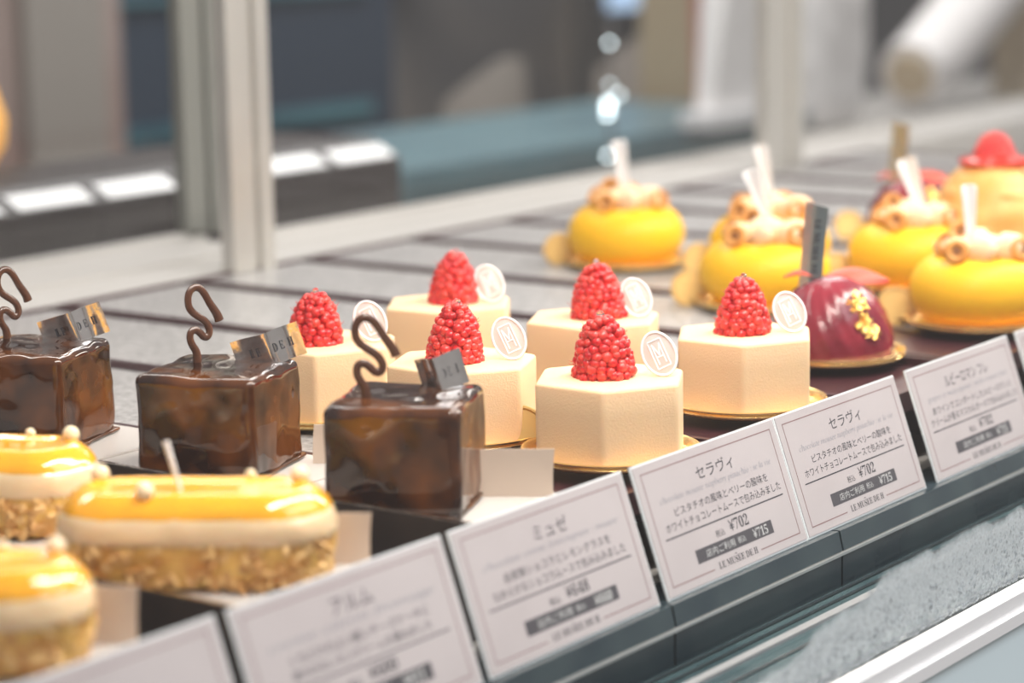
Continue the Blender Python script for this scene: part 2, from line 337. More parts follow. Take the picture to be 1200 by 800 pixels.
# ---- trays (columns run from the cards to the back)
PITCH_X = 9.4
def make_tray(sheen_y0=15.0):
    t = empty('display_tray', (0, 0, 0))
    y0, y1, wd = 2.2, 48.0, 9.0
    b = MB().box(0, wd, y0, y1, 2.3, 2.75).box(0, .28, y0, y1, 2.75, 3.12).box(wd-.28, wd, y0, y1, 2.75, 3.12).box(.28, wd-.28, y1-.28, y1, 2.75, 3.12).box(.28, wd-.28, y0, y0+.28, 2.75, 3.12)
    b.box(.3, .8, y0+.3, y1-.3, 0, 2.3).box(wd-.8, wd-.3, y0+.3, y1-.3, 0, 2.3)
    b.build('tray_body', 'tray', t, smooth=False)
    MB().box(.3, wd-.3, sheen_y0, y1-.3, 2.755, 2.97).build('painted_sheen', 'sheen', t, smooth=False)  # pale speckled layer paints the grazing sheen of the glossy dark tray
    return t
tr0 = make_tray(); names = ['first cream cake row', 'second cream cake row', 'wine-red dome', 'front yellow dome row', 'second yellow dome row', 'chestnut cream cake', 'eighth row', 'ninth row', 'tenth row', 'eleventh row', 'twelfth row']
tl = ['long dark tray under the first row of cream cakes, behind the chocolate cubes', 'long dark tray under the second row of cream cakes', 'long dark tray under the wine-red glazed dome', 'long dark tray under the nearest two yellow domes', 'long dark tray under the farther row of three yellow domes', 'long dark tray under the chestnut cream cake at the right',
      'empty dark tray with painted grey sheen just beyond the chestnut cake tray', 'empty dark tray with painted grey sheen, second beyond the chestnut cake tray', 'empty dark tray with painted grey sheen, third beyond the chestnut cake tray', 'empty dark tray with painted grey sheen, fourth beyond the chestnut cake tray', 'farthest dark tray with painted grey sheen at the right by the second mullion']
for i in range(11):
    t = tr0 if i == 0 else copy_tree(tr0)
    place(t, 11.4+PITCH_X*i, 0, 0); tag(t, tl[i], 'tray', 'long dark trays side by side on the shelf')
# raised dark stands of the two front-left rows
def make_riser(x0, x1, y1, top, label):
    t = empty('raised_tray', ((x0+x1)/2, 0, 0)); h = (x1-x0)/2
    b = MB().box(-h+.3, h-.3, 2.7, y1-.3, 0, 2.2).box(-h, h, 2.4, y1, 2.2, 3.15)
    b.box(-h, -h+.12, 2.4, y1, 3.15, top).box(-h+.02, -h+.14, 2.42, y1, 0, 2.2).build('tray_body', 'riser', t, smooth=False)
    MB().box(-h-.02, -h+.14, 2.4, y1, top, top+.05).build('silver_rim', 'silver', t, smooth=False)
    MB().box(-h+.2, h-.05, 11.0, y1-.1, 3.155, 3.19).build('tray_liner', 'board', t, smooth=False)
    tag(t, label, 'tray'); return t
make_riser(4.15, 11.1, 46, 3.88, 'dark raised tray carrying the three chocolate cubes')
make_riser(-5.85, 1.4, 30, 3.68, 'dark raised tray carrying the large lemon cake and the one at the left edge')
make_riser(-15.6, -8.4, 20, 3.68, 'dark raised tray under the lemon cake at the bottom left corner')

# ================================================================== PRICE CARDS
CW, CH, CT = 9.1, 4.5, .337
def card(x0, dx_rot, label, title, eng, j1, j2, price, bar, tilt=CT, textlevel=2, ch=CH, dz=0, foot=True):
    t = empty('price_card', (x0, 0, .03+dz), dx_rot)
    tag(t, label, 'price card', 'price cards along the front rail')
    TM = Matrix.Rotation(PI/2-tilt, 4, 'X')       # local xy-plane stands up, leaning back
    b = MB().box(0, CW, 0, ch, -.10, -.03, TM).build('acrylic_sleeve', 'acrylic', t, smooth=False)
    MB().box(.07, CW-.07, .07, ch-.06, -.03, .0, TM).build('paper', 'card', t, smooth=False)
    Z = TM @ Matrix.Translation((0, 0, .004))
    def V(v): return ch*(1-v)
    def q(mb, u0, u1, v0, v1): return mb.box(u0*CW, u1*CW, V(v1), V(v0), -.003, .0, Z)
    bd = MB(); th = .0042; a, c, e, g = .045, .955, .075, .925
    q(bd, a, c, e, e+th*2); q(bd, a, a+th, e, g); q(bd, c-th, c, e, g)
    if foot: q(bd, a, .33, g-th*2, g); q(bd, .66, c, g-th*2, g)
    else: q(bd, a, c, g-th*2, g)
    bd.build('printed_border', 'ink_line', t, smooth=False)
    if textlevel:
        L = MB(); q(L, .085, .915, .583, .593)
        def T(mb, s, u, v, wd, h, off=0): return text_geo(s, u*CW, V(v), wd*CW, h*ch, Z, mb, off)
        T(L, title, .515, .205, .066*len(title)*.98 if ' ' not in title else .42, .105)
        T(L, j1, .515, .418, .041*len(j1), .067); T(L, j2, .51, .512, .0385*len(j2), .067)
        T(L, '税込', .43, .682, .062, .055)
        T(L, '¥'+mathbold(price), .565, .66, .135, .088)
        T(L, mathbold('LE MUSEE DE H'), .50, .908, .275, .052)
        q(L, .484, .496, .864, .871)
        L.build('printed_text', 'ink', t, smooth=False)
        E_ = MB(); T(E_, mathital(eng), .505, .315, .78, .066); E_.build('printed_subtitle', 'ink_soft', t, smooth=False)
        B_ = MB(); q(B_, .24, .78, .735, .838); bo = B_.build('price_bar', 'bar', t, smooth=False)
        W_ = MB(); Z2 = Z; Z = TM @ Matrix.Translation((0, 0, .008))
        text_geo('店内ご利用', .405*CW, V(.787), .20*CW, .06*ch, Z, W_); text_geo('税込', .555*CW, V(.787), .055*CW, .05*ch, Z, W_); text_geo('¥'+mathbold(bar), .69*CW, V(.787), .105*CW, .072*ch, Z, W_)
        W_.build('printed_white_text', 'ink_white', bo, smooth=False)
    return t
card(-17.1, 0, 'price card cut off at the bottom left corner, only its upper border showing', 'シトロン', 'citron', '', '', '', '', textlevel=0)
card(-7.53, 0, 'blurred price card second from the left, in front of the big lemon cake', 'アルム', 'creme citron fromage', 'くちどけのよい軽いチーズケーキに', '爽やかなレモンクリームを重ねました', '600', '611')
card(1.93, 0, 'slightly blurred price card in front of the nearest chocolate cube', 'ミュゼ', 'chocolate creme lemongrass : musee', '自家製ショコラとレモングラスを', 'なめらかなショコラムースで包み込みました', '648', '660')
card(11.54, 0, 'sharp price card in front of the nearest cream cake', 'セラヴィ', 'chocolate mousee raspberry pistachio : se la vie', 'ピスタチオの風味とベリーの酸味を', 'ホワイトチョコレートムースで包み込みました', '702', '715')
card(20.68, 0, 'sharp price card in front of the right-hand cream cake', 'セラヴィ', 'chocolate mousee raspberry pistachio : se la vie', 'ピスタチオの風味とベリーの酸味を', 'ホワイトチョコレートムースで包み込みました', '702', '715')
card(30.75, 0, 'price card in front of the wine-red glazed dome', 'ルビーロマン フレ', 'grapes et mascarpone : rubis roman frais', '赤ワインでコンポートしたルビーロマンと', 'クリームが香るマスカルポーネで包み込みました', '702', '715')
card(40.7, 0, 'price card cut off by the right edge, in front of the nearest yellow dome', 'マロン', 'noisette caramel et mangue', 'ヘーゼルナッツの風味とマンゴーの酸味を', 'なめらかなキャラメルムースで包み込みました', '702', '715')

# ================================================================== CREAM CAKES with raspberry
def hexpoly(s, az): return [(s*math.cos(az+i*PI/3), s*math.sin(az+i*PI/3)) for i in range(6)]
def hex_body(name, mt, par, az):
    # hexagonal prism with softly rounded vertical and top edges
    s = 2.86; pts = []; rad = .16
    base = hexpoly(s, az)
    for i in range(6):
        p = Vector((*base[i], 0)); a = Vector((*base[i-1], 0)); c = Vector((*base[(i+1) % 6], 0))
        pa = p+(a-p).normalized()*rad; pc = p+(c-p).normalized()*rad
        for k in range(5):
            t = k/4; pts.append(tuple((pa*(1-t)**2+p*2*t*(1-t)+pc*t*t)[:2]))
    n = len(pts); v = []; H = 2.78; b = .12
    rings = [(0, b*.6), (b*.5, 0)]+[(b*.5+(H-b*1.5)*k/3, 0) for k in (1, 2)]+[(H-b, 0), (H-b*.6, b*.12), (H-b*.25, b*.42), (H, b)]
    for z, inn in rings:
        k = 1-inn/2.5
        for x, y in pts: v.append((x*k, y*k, z))
    m = len(rings); f = [(j*n+i, j*n+(i+1) % n, (j+1)*n+(i+1) % n, (j+1)*n+i) for j in range(m-1) for i in range(n)]
    f += [tuple(reversed(range(n))), tuple((m-1)*n+i for i in range(n))]
    return MB().add(v, f).build(name, mt, par, sharp=45)
def raspberry_mesh(seed, h=2.15, w_=1.0, lean=0):
    q = random.Random(seed); mb = MB()
    def rad(t): return w_*(max(0, 1-t**2.5))**.5*(1-.24*t)+.02
    mb.lathe([(max(.001, rad(t/12)*.90), t/12*h*.9+.05) for t in range(13)], 16)
    # drupelets spiral up the cone, a little uneven in size
    z = .13; row = 0; ph = q.uniform(0, 6)
    while z < h*.95:
        t = z/h; r = rad(t)*.90; dr = (.182 if t < .75 else .15); n = max(3, int(2*PI*r/(dr*1.72)))
        ph += PI/n+q.uniform(-.1, .1)
        for i in range(n):
            a = 2*PI*i/n+ph+q.uniform(-.13, .13)*(.6/max(.5, r)); k = dr*q.uniform(.95, 1.25)
            zz = max(.14, z+q.uniform(-.085, .085)+dr*.5*(i/n)); rr0 = rad(min(.97, zz/h))*.90*q.uniform(.97, 1.04)
            mb.ball((rr0*math.cos(a), rr0*math.sin(a), zz), k, 12, (1.0, 1.0, .95))
        z += dr*1.25*(1 if t < .6 else .8); row += 1
    for i in range(4): a = i*PI/2+.3; mb.ball((.11*math.cos(a), .11*math.sin(a), h*.96), .14, 10)
    # fine styles (hairs)
    for i in range(26):
        a = q.uniform(0, 2*PI); z = q.uniform(.4, h*.95); r = rad(z/h)*.95+.1; p = Vector((r*math.cos(a), r*math.sin(a), z)); d = Vector((math.cos(a), math.sin(a), q.uniform(-.3, .9)))*q.uniform(.12, .22)
        mb.tube([p, p+d*.6, p+d+Vector((0, 0, .04))], [.012, .01, .006], 4)
    return mb
CAMAZ = YAW+PI        # azimuth from the cakes towards the viewer's side of the case
def face_rot(extra=0): return CAMAZ+PI/2+extra   # local -Y looks to that azimuth
def make_plaque(parent, loc, rz, lean, back=.25):
    o = MB(); n = 40; a_, b_ = .62, .83
    el = [(a_*math.cos(2*PI*i/n), b_*math.sin(2*PI*i/n)) for i in range(n)]
    MR = Matrix.Rotation(PI/2, 4, 'X')
    o.prism(el, -.035, .035, MR, b=.02)
    body = o.build('plaque', 'plaque', parent, loc=loc); body.rotation_mode = 'XYZ'
    body.rotation_euler = (Matrix.Rotation(rz, 4, 'Z') @ Matrix.Rotation(lean, 4, 'Y') @ Matrix.Rotation(-back, 4, 'X')).to_euler()
    p = MB(); ring = [((a_-.05)*math.cos(2*PI*i/n), -.045, (b_-.05)*math.sin(2*PI*i/n)) for i in range(n)]
    p.tube(ring, .045, 6, closed=True)
    def ln(x0, z0, x1, z1, r=.028): p.tube([(x0, -.045, z0), (x1, -.045, z1)], r, 5)
    X, Zt = .24, .50
    for s_ in (((-X, -Zt), (X, -Zt)), ((-X, Zt), (X, Zt)), ((-X, -Zt), (-X, Zt)), ((X, -Zt), (X, Zt)), ((-.13, -.36), (-.13, .38)), ((.13, -.36), (.13, .38)), ((-.13, .38), (0, -.05)), ((0, -.05), (.13, .38)), ((-.13, -.1), (.13, -.1))):
        ln(*s_[0], *s_[1])
    p.build('monogram', 'plaque_rim', body)
    return body
rmesh = [raspberry_mesh(1), raspberry_mesh(5, 2.2, 1.06), raspberry_mesh(9, 2.0, 1.02), raspberry_mesh(12, 2.1, .98)]
rcache = {}
def make_cream(x, y, z, jz, rk, label, lean=R(-24), rb=(0, 0), prot=0, sz=1, pd=0):
    t = empty('cream_cake', (x, y, z), 0); tag(t, label, 'cake', 'hexagonal cream cakes topped with a raspberry')
    hex_body('cake_body', 'cream', t, R(29)+jz)
    if rk not in rcache: rcache[rk] = rmesh[rk].build('raspberry', 'berry', t)
    r = rcache[rk]
    if r.parent != t:
        r = rcache[rk].copy(); C.objects.link(r); r.parent = t
    r.location = Vector((rb[0], rb[1], 2.70))*S; r.rotation_euler = (rb[0]*.1, R(3), rk*1.7+jz*9); r.scale = (sz, sz, sz)
    h = (2.15, 2.2, 2.0, 2.1)[rk]
    MB().ball((.03, 0, h+.10), .12, 14, (1.15, 1, 1)).ball((-.07, .02, h+.07), .085, 12).build('syrup_drop', 'syrup', r)
    rv = Vector((math.sin(YAW), -math.cos(YAW), 0)); fv = Vector((math.cos(YAW), math.sin(YAW), 0))
    off = rv*(1.72+pd)+fv*(-.1); make_plaque(t, (off.x, off.y, 3.55), face_rot(prot), lean)
    return t
CAKES = [
 (16.75, 5.75, 3.22, 0, 1, 'nearest cream cake, largest in the photo, its raspberry in front of the middle', (-.1, .15), 0),
 (16.55, 12.1, 3.22, R(-5), 0, 'cream cake partly hidden behind the nearest chocolate cube', (-.3, .1), .05),
 (16.9, 18.9, 3.22, R(3), 2, 'cream cake at the left, beside the middle chocolate cube', (-.4, .2), .1),
 (26.6, 6.2, 3.22, R(1), 0, 'cream cake at the right end, in front of the wine-red dome', (-.1, .0), .05),
 (26.6, 13.2, 3.22, R(-3), 1, 'cream cake behind the nearest one, its lower half hidden by it', (.1, -.2), .05),
 (26.6, 20.5, 3.22, R(4), 3, 'rearmost cream cake, standing back left with nothing between it and the empty trays', (.15, -.15), 0)]
def make_goldboard(x, y, z, r, tabaz, label, grp='round gold boards under the cakes', tabr=.88, disc=True):
    t = empty('gold_cake_board', (x, y, z)); tag(t, label, 'cake board', grp)
    pr = [(r-.6, 0), (r-.25, 0), (r-.10, .06), (r-.05, .12), (r+.05, .14), (r+.07, .19), (r+.02, .24), (r+.10, .30), (r+.12, .36), (r+.05, .38), (r-.03, .34), (r-.10, .22), (r-.16, .12), (r-.3, .10), (.01, .10)]
    MB().lathe([(0.01, 0)]+pr, 64).build('board_disc', 'gold', t)
    # raised finger tab: small dish on a short neck
    c = Vector((math.cos(tabaz), math.sin(tabaz), 0)); pos = c*(r+.55)+Vector((0, 0, .62))
    nrm = Vector((math.cos(CAMAZ), math.sin(CAMAZ), .35)).normalized()
    T = Matrix.Translation(pos) @ nrm.to_track_quat('Z', 'Y').to_matrix().to_4x4()
    tb = MB().lathe([(.01, -.03), (tabr, -.03), (tabr+.02, .02), (tabr-.02, .09), (tabr-.09, .09), (tabr-.14, .03), (.01, .02)], 36, T)
    ang = [Vector((r-.1, 0, .12)), Vector((r+.1, 0, .2)), Vector((r+.3, 0, .2))]
    RZ = Matrix.Rotation(tabaz, 4, 'Z'); tb.box(r-.1, r+.45, -.35, .35, .06, .14, RZ)
    tb.build('finger_tab', 'gold_inner', t)
    return t
for i, (x, y, z, jz, rk, lb, rb, prot) in enumerate(CAKES):
    make_cream(x, y, z, jz, rk, lb, rb=rb, prot=prot)
gb = ['gold round board under the nearest cream cake', 'gold round board under the cream cake behind the nearest chocolate cube', 'gold round board under the left-hand cream cake', 'gold round board under the right-end cream cake', 'gold round board under the cream cake behind the nearest one', 'gold round board under the rearmost cream cake']
for (x, y, z, *_), lb in zip(CAKES, gb): make_goldboard(x, y, 3.12, 3.05, R(97), lb)

# ================================================================== CHOCOLATE CUBES
SQ = [(210, 432), (209, 405), (206, 385), (192, 366), (184, 345), (188, 324), (205, 318), (222, 330), (238, 348), (254, 346), (260, 328), (252, 308), (238, 293), (215, 278), (194, 262), (183, 240), (184, 212), (196, 194), (214, 188), (232, 196), (248, 216), (262, 242), (278, 265), (291, 284), (297, 302)]
def smooth_path(P, it=2):
    for _ in range(it):
        Q = [P[0]]
        for a, b in zip(P[:-1], P[1:]): Q += [a*.75+b*.25, a*.25+b*.75]
        P = Q+[P[-1]]
    return P
def make_choc(cx, cy, az, seed, label, sq_off, sq_rot, tg_off, tg_rot, tg_lean, fold):
    t = empty('chocolate_cube_cake', (cx, cy, 3.29), 0); tag(t, label, 'cake', 'glazed chocolate cube cakes')
    a = Vector((seed*7.3, 0, 0))
    def fn(p):
        n = noise.noise(p*.55+a)*.10+noise.noise(p*1.6+a)*.035
        d = Vector((p.x, p.y, p.z)).normalized(); q = p+d*n
        if p.z < -1.3: q.x *= 1.0+.02*noise.noise(p*2+a); q.y *= 1.0+.02*noise.noise(p*2.2+a)
        if p.z > 1.5: q.z += noise.noise(p*1.1+a)*.07
        return q
    MB().rbox(2.2, 2.2, 1.77, .30, 36, Matrix.Rotation(az, 4, 'Z') @ Matrix.Translation((0, 0, 1.77)), fn).build('glazed_body', 'choc', t, sharp=70)
    # thin pool of glaze round the foot
    MB().rbox(2.27, 2.27, .07, .06, 20, Matrix.Rotation(az, 4, 'Z') @ Matrix.Translation((0, 0, .07)), lambda p: p*(1+.05*noise.noise(Vector((p.x, p.y, seed))*1.3))).build('glaze_foot', 'choc', t)
    P = smooth_path([Vector(((x-210)/88, 0, (432-y)/88)) for x, y in SQ]); n = len(P)
    rr_ = [.135+.05*max(0, 1-i/12)+.045*max(0, (i-n+16)/16) for i in range(n)]
    MB().tube(P, rr_, 10, flat=.75).build('chocolate_squiggle', 'choc_matt', t, loc=(sq_off[0], sq_off[1], 3.40), rot=(0, 0, sq_rot))
    # folded silver strip
    wdt, hgt = 2.5, 1.18; N = 36; rows = []
    for i in range(N+1):
        s_ = i/N*2-1; x = s_*wdt/2*fold[0]
        y = -fold[1]*math.exp(-((s_*3.2)**2))+fold[2]*abs(s_)+.03*math.sin(s_*9+seed); rows.append([(x, y, k/4*hgt-.5*hgt) for k in range(5)])
    TR = Matrix.Rotation(tg_rot, 4, 'Z') @ Matrix.Rotation(tg_lean, 4, 'Y')
    tg = MB().sheet(rows, .03).build('silver_strip', 'silver', t, loc=tg_off); tg.rotation_euler = TR.to_euler()
    L = MB()
    for s_, ch in ((-.48, 'L'), (-.28, 'E'), (.22, 'D'), (.40, 'E'), (.66, 'H')):
        x = s_*wdt/2*fold[0]; y = -fold[1]*math.exp(-((s_*3.2)**2))+fold[2]*abs(s_)+.03*math.sin(s_*9+seed)
        text_geo(mathbold(ch), 0, 0, .19, .30, Matrix.Translation((x, y-.055, 0)) @ Matrix.Rotation(PI/2, 4, 'X'), L)
    L.build('printed_letters', 'ink', tg, smooth=False)
    return t
make_choc(7.2, 7.25, R(26), 1, 'nearest chocolate cube, in front, dark matt-looking front face', (-1.05, .72, 3.4)[:2], face_rot(.1), (1.62, -.15, 3.95), face_rot(-.15), R(-16), (.62, .25, .62))
make_choc(7.75, 15.9, R(19), 2, 'middle chocolate cube with an amber reflection on its sides', (-.1, 2.3)[:2] if 0 else (.25, 1.2), face_rot(.75), (1.75, -.75, 3.95), face_rot(0), R(-17), (.98, .30, .16))
make_choc(7.3, 24.7, R(19.5), 3, 'leftmost chocolate cube, cut off by the left edge of the photo', (.3, 1.6), face_rot(.8), (1.8, -.3, 3.95), face_rot(0), R(-18), (.98, .34, .10))
def make_board(x0, x1, y0, y1, tab, label):
    cx, cy = (x0+x1)/2, (y0+y1)/2; t = empty('folded_cake_card', (cx, cy, 3.2)); tag(t, label, 'cake board', 'rectangular paper boards under the cakes')
    MB().box(x0-cx, x1-cx, y0-cy, y1-cy, 0, .06).build('board_sheet', 'board', t, smooth=False)
    (ax, ay), (bx, by), h = tab
    A = Vector((ax-cx, ay-cy, .03)); B = Vector((bx-cx, by-cy, .03)); up = Vector((.10, .0, h))
    rows = [[A.lerp(B, j/6)+up*(i/4)+Vector((.02*math.sin(j), .04*math.sin(i*.8), 0)) for j in range(7)] for i in range(5)]
    MB().sheet(rows, .04).build('upright_tab', 'boardg', t, sharp=60); return t
make_board(4.5, 10.9, 3.2, 11.2, ((9.0, 5.9), (10.45, 3.75), 1.6), 'silver board with an upturned tab under the nearest chocolate cube')
make_board(4.5, 10.9, 11.9, 19.6, ((9.9, 13.6), (10.7, 12.3), 1.4), 'silver board under the middle chocolate cube')
make_board(4.5, 10.9, 20.6, 28.6, ((10.0, 21.6), (10.7, 21.0), .6), 'silver board under the leftmost chocolate cube')

# ================================================================== LEMON CAKES
def make_lemon(cx, cy, az, seed, label, pick=True, L=4.0):
    t = empty('lemon_cake', (cx, cy, 3.28), 0); tag(t, label, 'cake', 'oblong lemon glazed cakes with a crumb base')
    q = random.Random(seed); a = Vector((seed*3.1, 1, 2)); RZ = Matrix.Rotation(az, 4, 'Z')
    hl = L-1.8
    def stad(prof, m, nm, nz=0, sm=80):
        plan = [(hl, -PI/2+PI*i/24) for i in range(25)]+[(hl*(1-2*i/16), PI/2) for i in range(1, 16)]+[(-hl, PI/2+PI*i/24) for i in range(25)]+[(hl*(-1+2*i/16), -PI/2) for i in range(1, 16)]
        n = len(plan); v = []; f = []
        for r, z in prof:
            for cx_, th in plan:
                p = Vector((cx_+r*math.cos(th), r*math.sin(th), z)); p += Vector((math.cos(th), math.sin(th), .2))*(noise.noise(p*1.9+a)*nz+noise.noise(p*4.5+a)*nz*.6); v.append(p)
        for j in range(len(prof)-1):
            for i in range(n): f.append((j*n+i, j*n+(i+1) % n, (j+1)*n+(i+1) % n, (j+1)*n+i))
        f += [tuple(reversed(range(n))), tuple((len(prof)-1)*n+i for i in range(n))]
        return MB().add(v, f, RZ).build(nm, m, t, sharp=sm)
    stad([(1.42, .02), (1.57, .10), (1.64, .3), (1.70, .5), (1.75, .75), (1.78, 1.0), (1.78, 1.25), (1.76, 1.5), (1.70, 1.6), (1.3, 1.7)], 'sponge', 'crumb_base', .14)
    stad([(1.62, 1.36), (1.80, 1.32), (1.87, 1.40), (1.89, 1.55), (1.87, 1.75), (1.82, 1.95), (1.72, 2.12), (1.55, 2.26), (1.3, 2.3)], 'glaze', 'cream_glaze_coat', .06)
    stad([(1.66, 1.98), (1.75, 2.02), (1.72, 2.14), (1.62, 2.30), (1.48, 2.46), (1.32, 2.60), (1.16, 2.70), (1.02, 2.73), (.92, 2.71), (.80, 2.64), (.6, 2.62), (.2, 2.63)], 'lemon', 'yellow_glaze_top', .05)
    nb = MB(); nb2 = MB()
    for i in range(330):
        th = q.uniform(0, 2*PI); z = q.uniform(.12, 1.45); c_, s_ = math.cos(th), math.sin(th)
        y = 1.70*s_; x = 1.72*c_+hl*math.copysign(1, c_)*(1 if q.random() < .45 else q.random()); y = 1.74*s_ if abs(x) > hl else 1.74*math.copysign(1, s_); e = 0
        k = 1-.05*max(0, (.8-z)/.8); M_ = RZ @ Matrix.Translation((x*k*(.99 if e < .8 else .95), y*k*(1 if e < .8 else .93), z)) @ Matrix.Rotation(q.uniform(0, 6), 4, Vector((q.random(), q.random(), q.random())).normalized())
        (nb if q.random() < .45 else nb2).rbox(q.uniform(.09, .26), q.uniform(.08, .19), q.uniform(.05, .10), .05, 4, M_)
    nb.build('nut_pieces', 'nut', t)['kind'] = 'stuff'; nb2.build('almond_pieces', 'nutpale', t)['kind'] = 'stuff'
    for x, y, r in ((L-1.1, .85, .27), (-L+1.0, .9, .28), (-L*.30, -1.2, .27), (L*.35, 1.15, .17)):
        p_ = RZ @ Vector((x, y, 2.62+r*.75)); MB().ball(p_, r, 18).build('cream_pearl', 'pearl', t)
    if pick:
        b0 = RZ @ Vector((-.35, -.3, 2.55)); b1 = b0+Vector((-.1, .45, 1.5)); MB().tube([b0, b0.lerp(b1, .5), b1], [.05, .08, .10], 8).build('white_pick', 'pick', t)
    return t
make_lemon(-2.95, 6.85, R(-58), 1, 'large lemon cake in the foreground, seen side on with a white pick')
make_lemon(-2.3, 17.0, R(-66), 2, 'lemon cake at the left edge behind the large one', pick=False)
make_lemon(-12.5, 6.9, R(-58), 3, 'lemon cake cut off in the bottom left corner', pick=False)
make_board(-5.5, 1.25, 2.8, 11.3, ((.1, 4.75), (.85, 3.55), 1.55), 'silver board with an upturned cream tab under the large lemon cake')
make_board(-5.5, 1.15, 12.6, 21.5, ((.3, 15.2), (.9, 14.2), .8), 'silver board under the lemon cake at the left edge')
make_board(-15.3, -8.55, 2.8, 11.3, ((-9.4, 4.9), (-8.6, 3.7), 1.6), 'silver board with an upturned cream tab in the bottom left corner')

# ================================================================== YELLOW DOMES
def make_yellow(seed):
    t = empty('yellow_dome_cake', (0, 0, 0)); q = random.Random(seed)
    rr_ = 3.12; H = 3.0; pr = [(.01, 0), (rr_*.90, 0)]
    for i in range(17):
        th = -PI/2*.72+i/16*(PI/2*1.72); pr.append((1.75+(rr_-1.75)*math.cos(th), H/2+H/2*math.sin(th)))
    pr += [(1.3, H*.985), (.6, H*.93), (.01, H*.92)]
    MB().lathe(pr, 56).build('yellow_body', 'yellow', t)
    p = MB(); n = 7
    for i in range(n):
        a = 2*PI*i/n+q.uniform(-.1, .1); T = Matrix.Rotation(a, 4, 'Z') @ Matrix.Translation((1.32, 0, H+.28)) @ Matrix.Rotation(R(-25), 4, 'Y') @ Matrix.Rotation(q.uniform(-.5, .5)+.5, 4, 'Z')
        p.ball((0, 0, 0), .82, 16, (1.15, .5, .75), T); p.ball((.1, .35, .12), .62, 14, (1.25, .3, .9), T)
    p.ball((0, 0, H+.45), 1.0, 18, (1, 1, .62)); p.ball((.3, .2, H+.85), .6, 14, (1, .8, .6))
    p.build('piped_cream', 'pipe', t)
    for i, (a, r, z) in enumerate(((3.05, 2.15, .42), (4.6, 2.1, .42), (1.2, 1.2, .95), (2.3, 1.5, .6), (.2, 1.45, .6))):
        c = Vector((r*math.cos(a), r*math.sin(a), H+z)); nrm = Vector((math.cos(a)*.5+math.cos(CAMAZ), math.sin(a)*.5+math.sin(CAMAZ), .5)).normalized(); T = Matrix.Translation(c) @ nrm.to_track_quat('Z', 'Y').to_matrix().to_4x4()
        ring = [(.38*math.cos(2*PI*k/20), .38*math.sin(2*PI*k/20), 0) for k in range(20)]
        hz = MB().tube(ring, .18, 8, T, closed=True).build('hazelnut', 'hazel', t); MB().ball((0, 0, -.08), .30, 10, (1, 1, .5), T).build('hazelnut_heart', 'hazel_in', hz)
    return t
def make_pick(parent, base, lean_r, lean_f, h=3.9, wt=.42, rz=None):
    # a narrow V-folded white pick that widens to its top
    rows = []
    for i in range(9):
        s_ = i/8; wd = .10+(wt-.10)*s_**.8; z = -.6+s_*(h+.6); top = .06*math.sin(s_*PI); rows.append([(-wd, .0-.16*s_, z), (-wd*.5, .10*s_, z), (0, .16*s_+.02, z+.0), (wd*.5, .10*s_, z), (wd, -.16*s_, z)])
    rows.append([(-wt*.85, -.10, h+.09), (-wt*.45, .1, h+.14), (0, .17, h+.10), (wt*.45, .1, h+.14), (wt*.85, -.10, h+.09)])
    o = MB().sheet(rows, .05).build('white_pick', 'pick', parent, loc=base, sharp=50)
    o.rotation_euler = (Matrix.Rotation(face_rot() if rz is None else rz, 4, 'Z') @ Matrix.Rotation(lean_r, 4, 'Y') @ Matrix.Rotation(lean_f, 4, 'X')).to_euler(); return o
YD = [(55.6, 30.9, .15, R(-7), 'yellow dome standing alone at the back left of the group, white pick upright', 2.9, .40, (0, 0)),
      (55.9, 22.2, -.2, R(-10), 'yellow dome hidden behind the one with a left-leaning pick', 3.0, .36, (.1, 0)),
      (56.3, 14.3, .2, R(-18), 'yellow dome behind the nearest one, its wide white pick leaning left', 2.7, .50, (.5, -.4)),
      (47.6, 17.6, -.1, R(-21), 'yellow dome between the right-end cream cake and the dark foil tag', 2.9, .33, (.35, -.1)),
      (47.9, 6.6, 0.05, R(-3), 'nearest yellow dome at the right edge of the photo, upright striped pick', 2.6, .34, (-.3, .3))]
y0 = make_yellow(2)
for i, (x, y, rz, lean, lb, h, wt, off) in enumerate(YD):
    t = y0 if i == 0 else copy_tree(y0)
    tag(t, lb, 'cake', 'yellow domed cakes with piped cream and hazelnuts')
    place(t, x, y, 3.24, rz)
for i, t in enumerate([o for o in bpy.data.objects if o.name.startswith('yellow_dome_cake')]):
    x, y, rz, lean, lb, h, wt, off = YD[i]
    make_pick(t, (off[0], off[1], 3.5), lean, 0, h, wt, face_rot()-rz)
for (x, y, *_), lb in zip(YD, ('at the back left of the group', 'hidden behind another dome', 'second from the right', 'behind the right-end cream cake', 'at the right edge')):
    make_goldboard(x, y, 3.12, 3.2, R(106), 'gold round board under the yellow dome '+lb, tabr=.92)

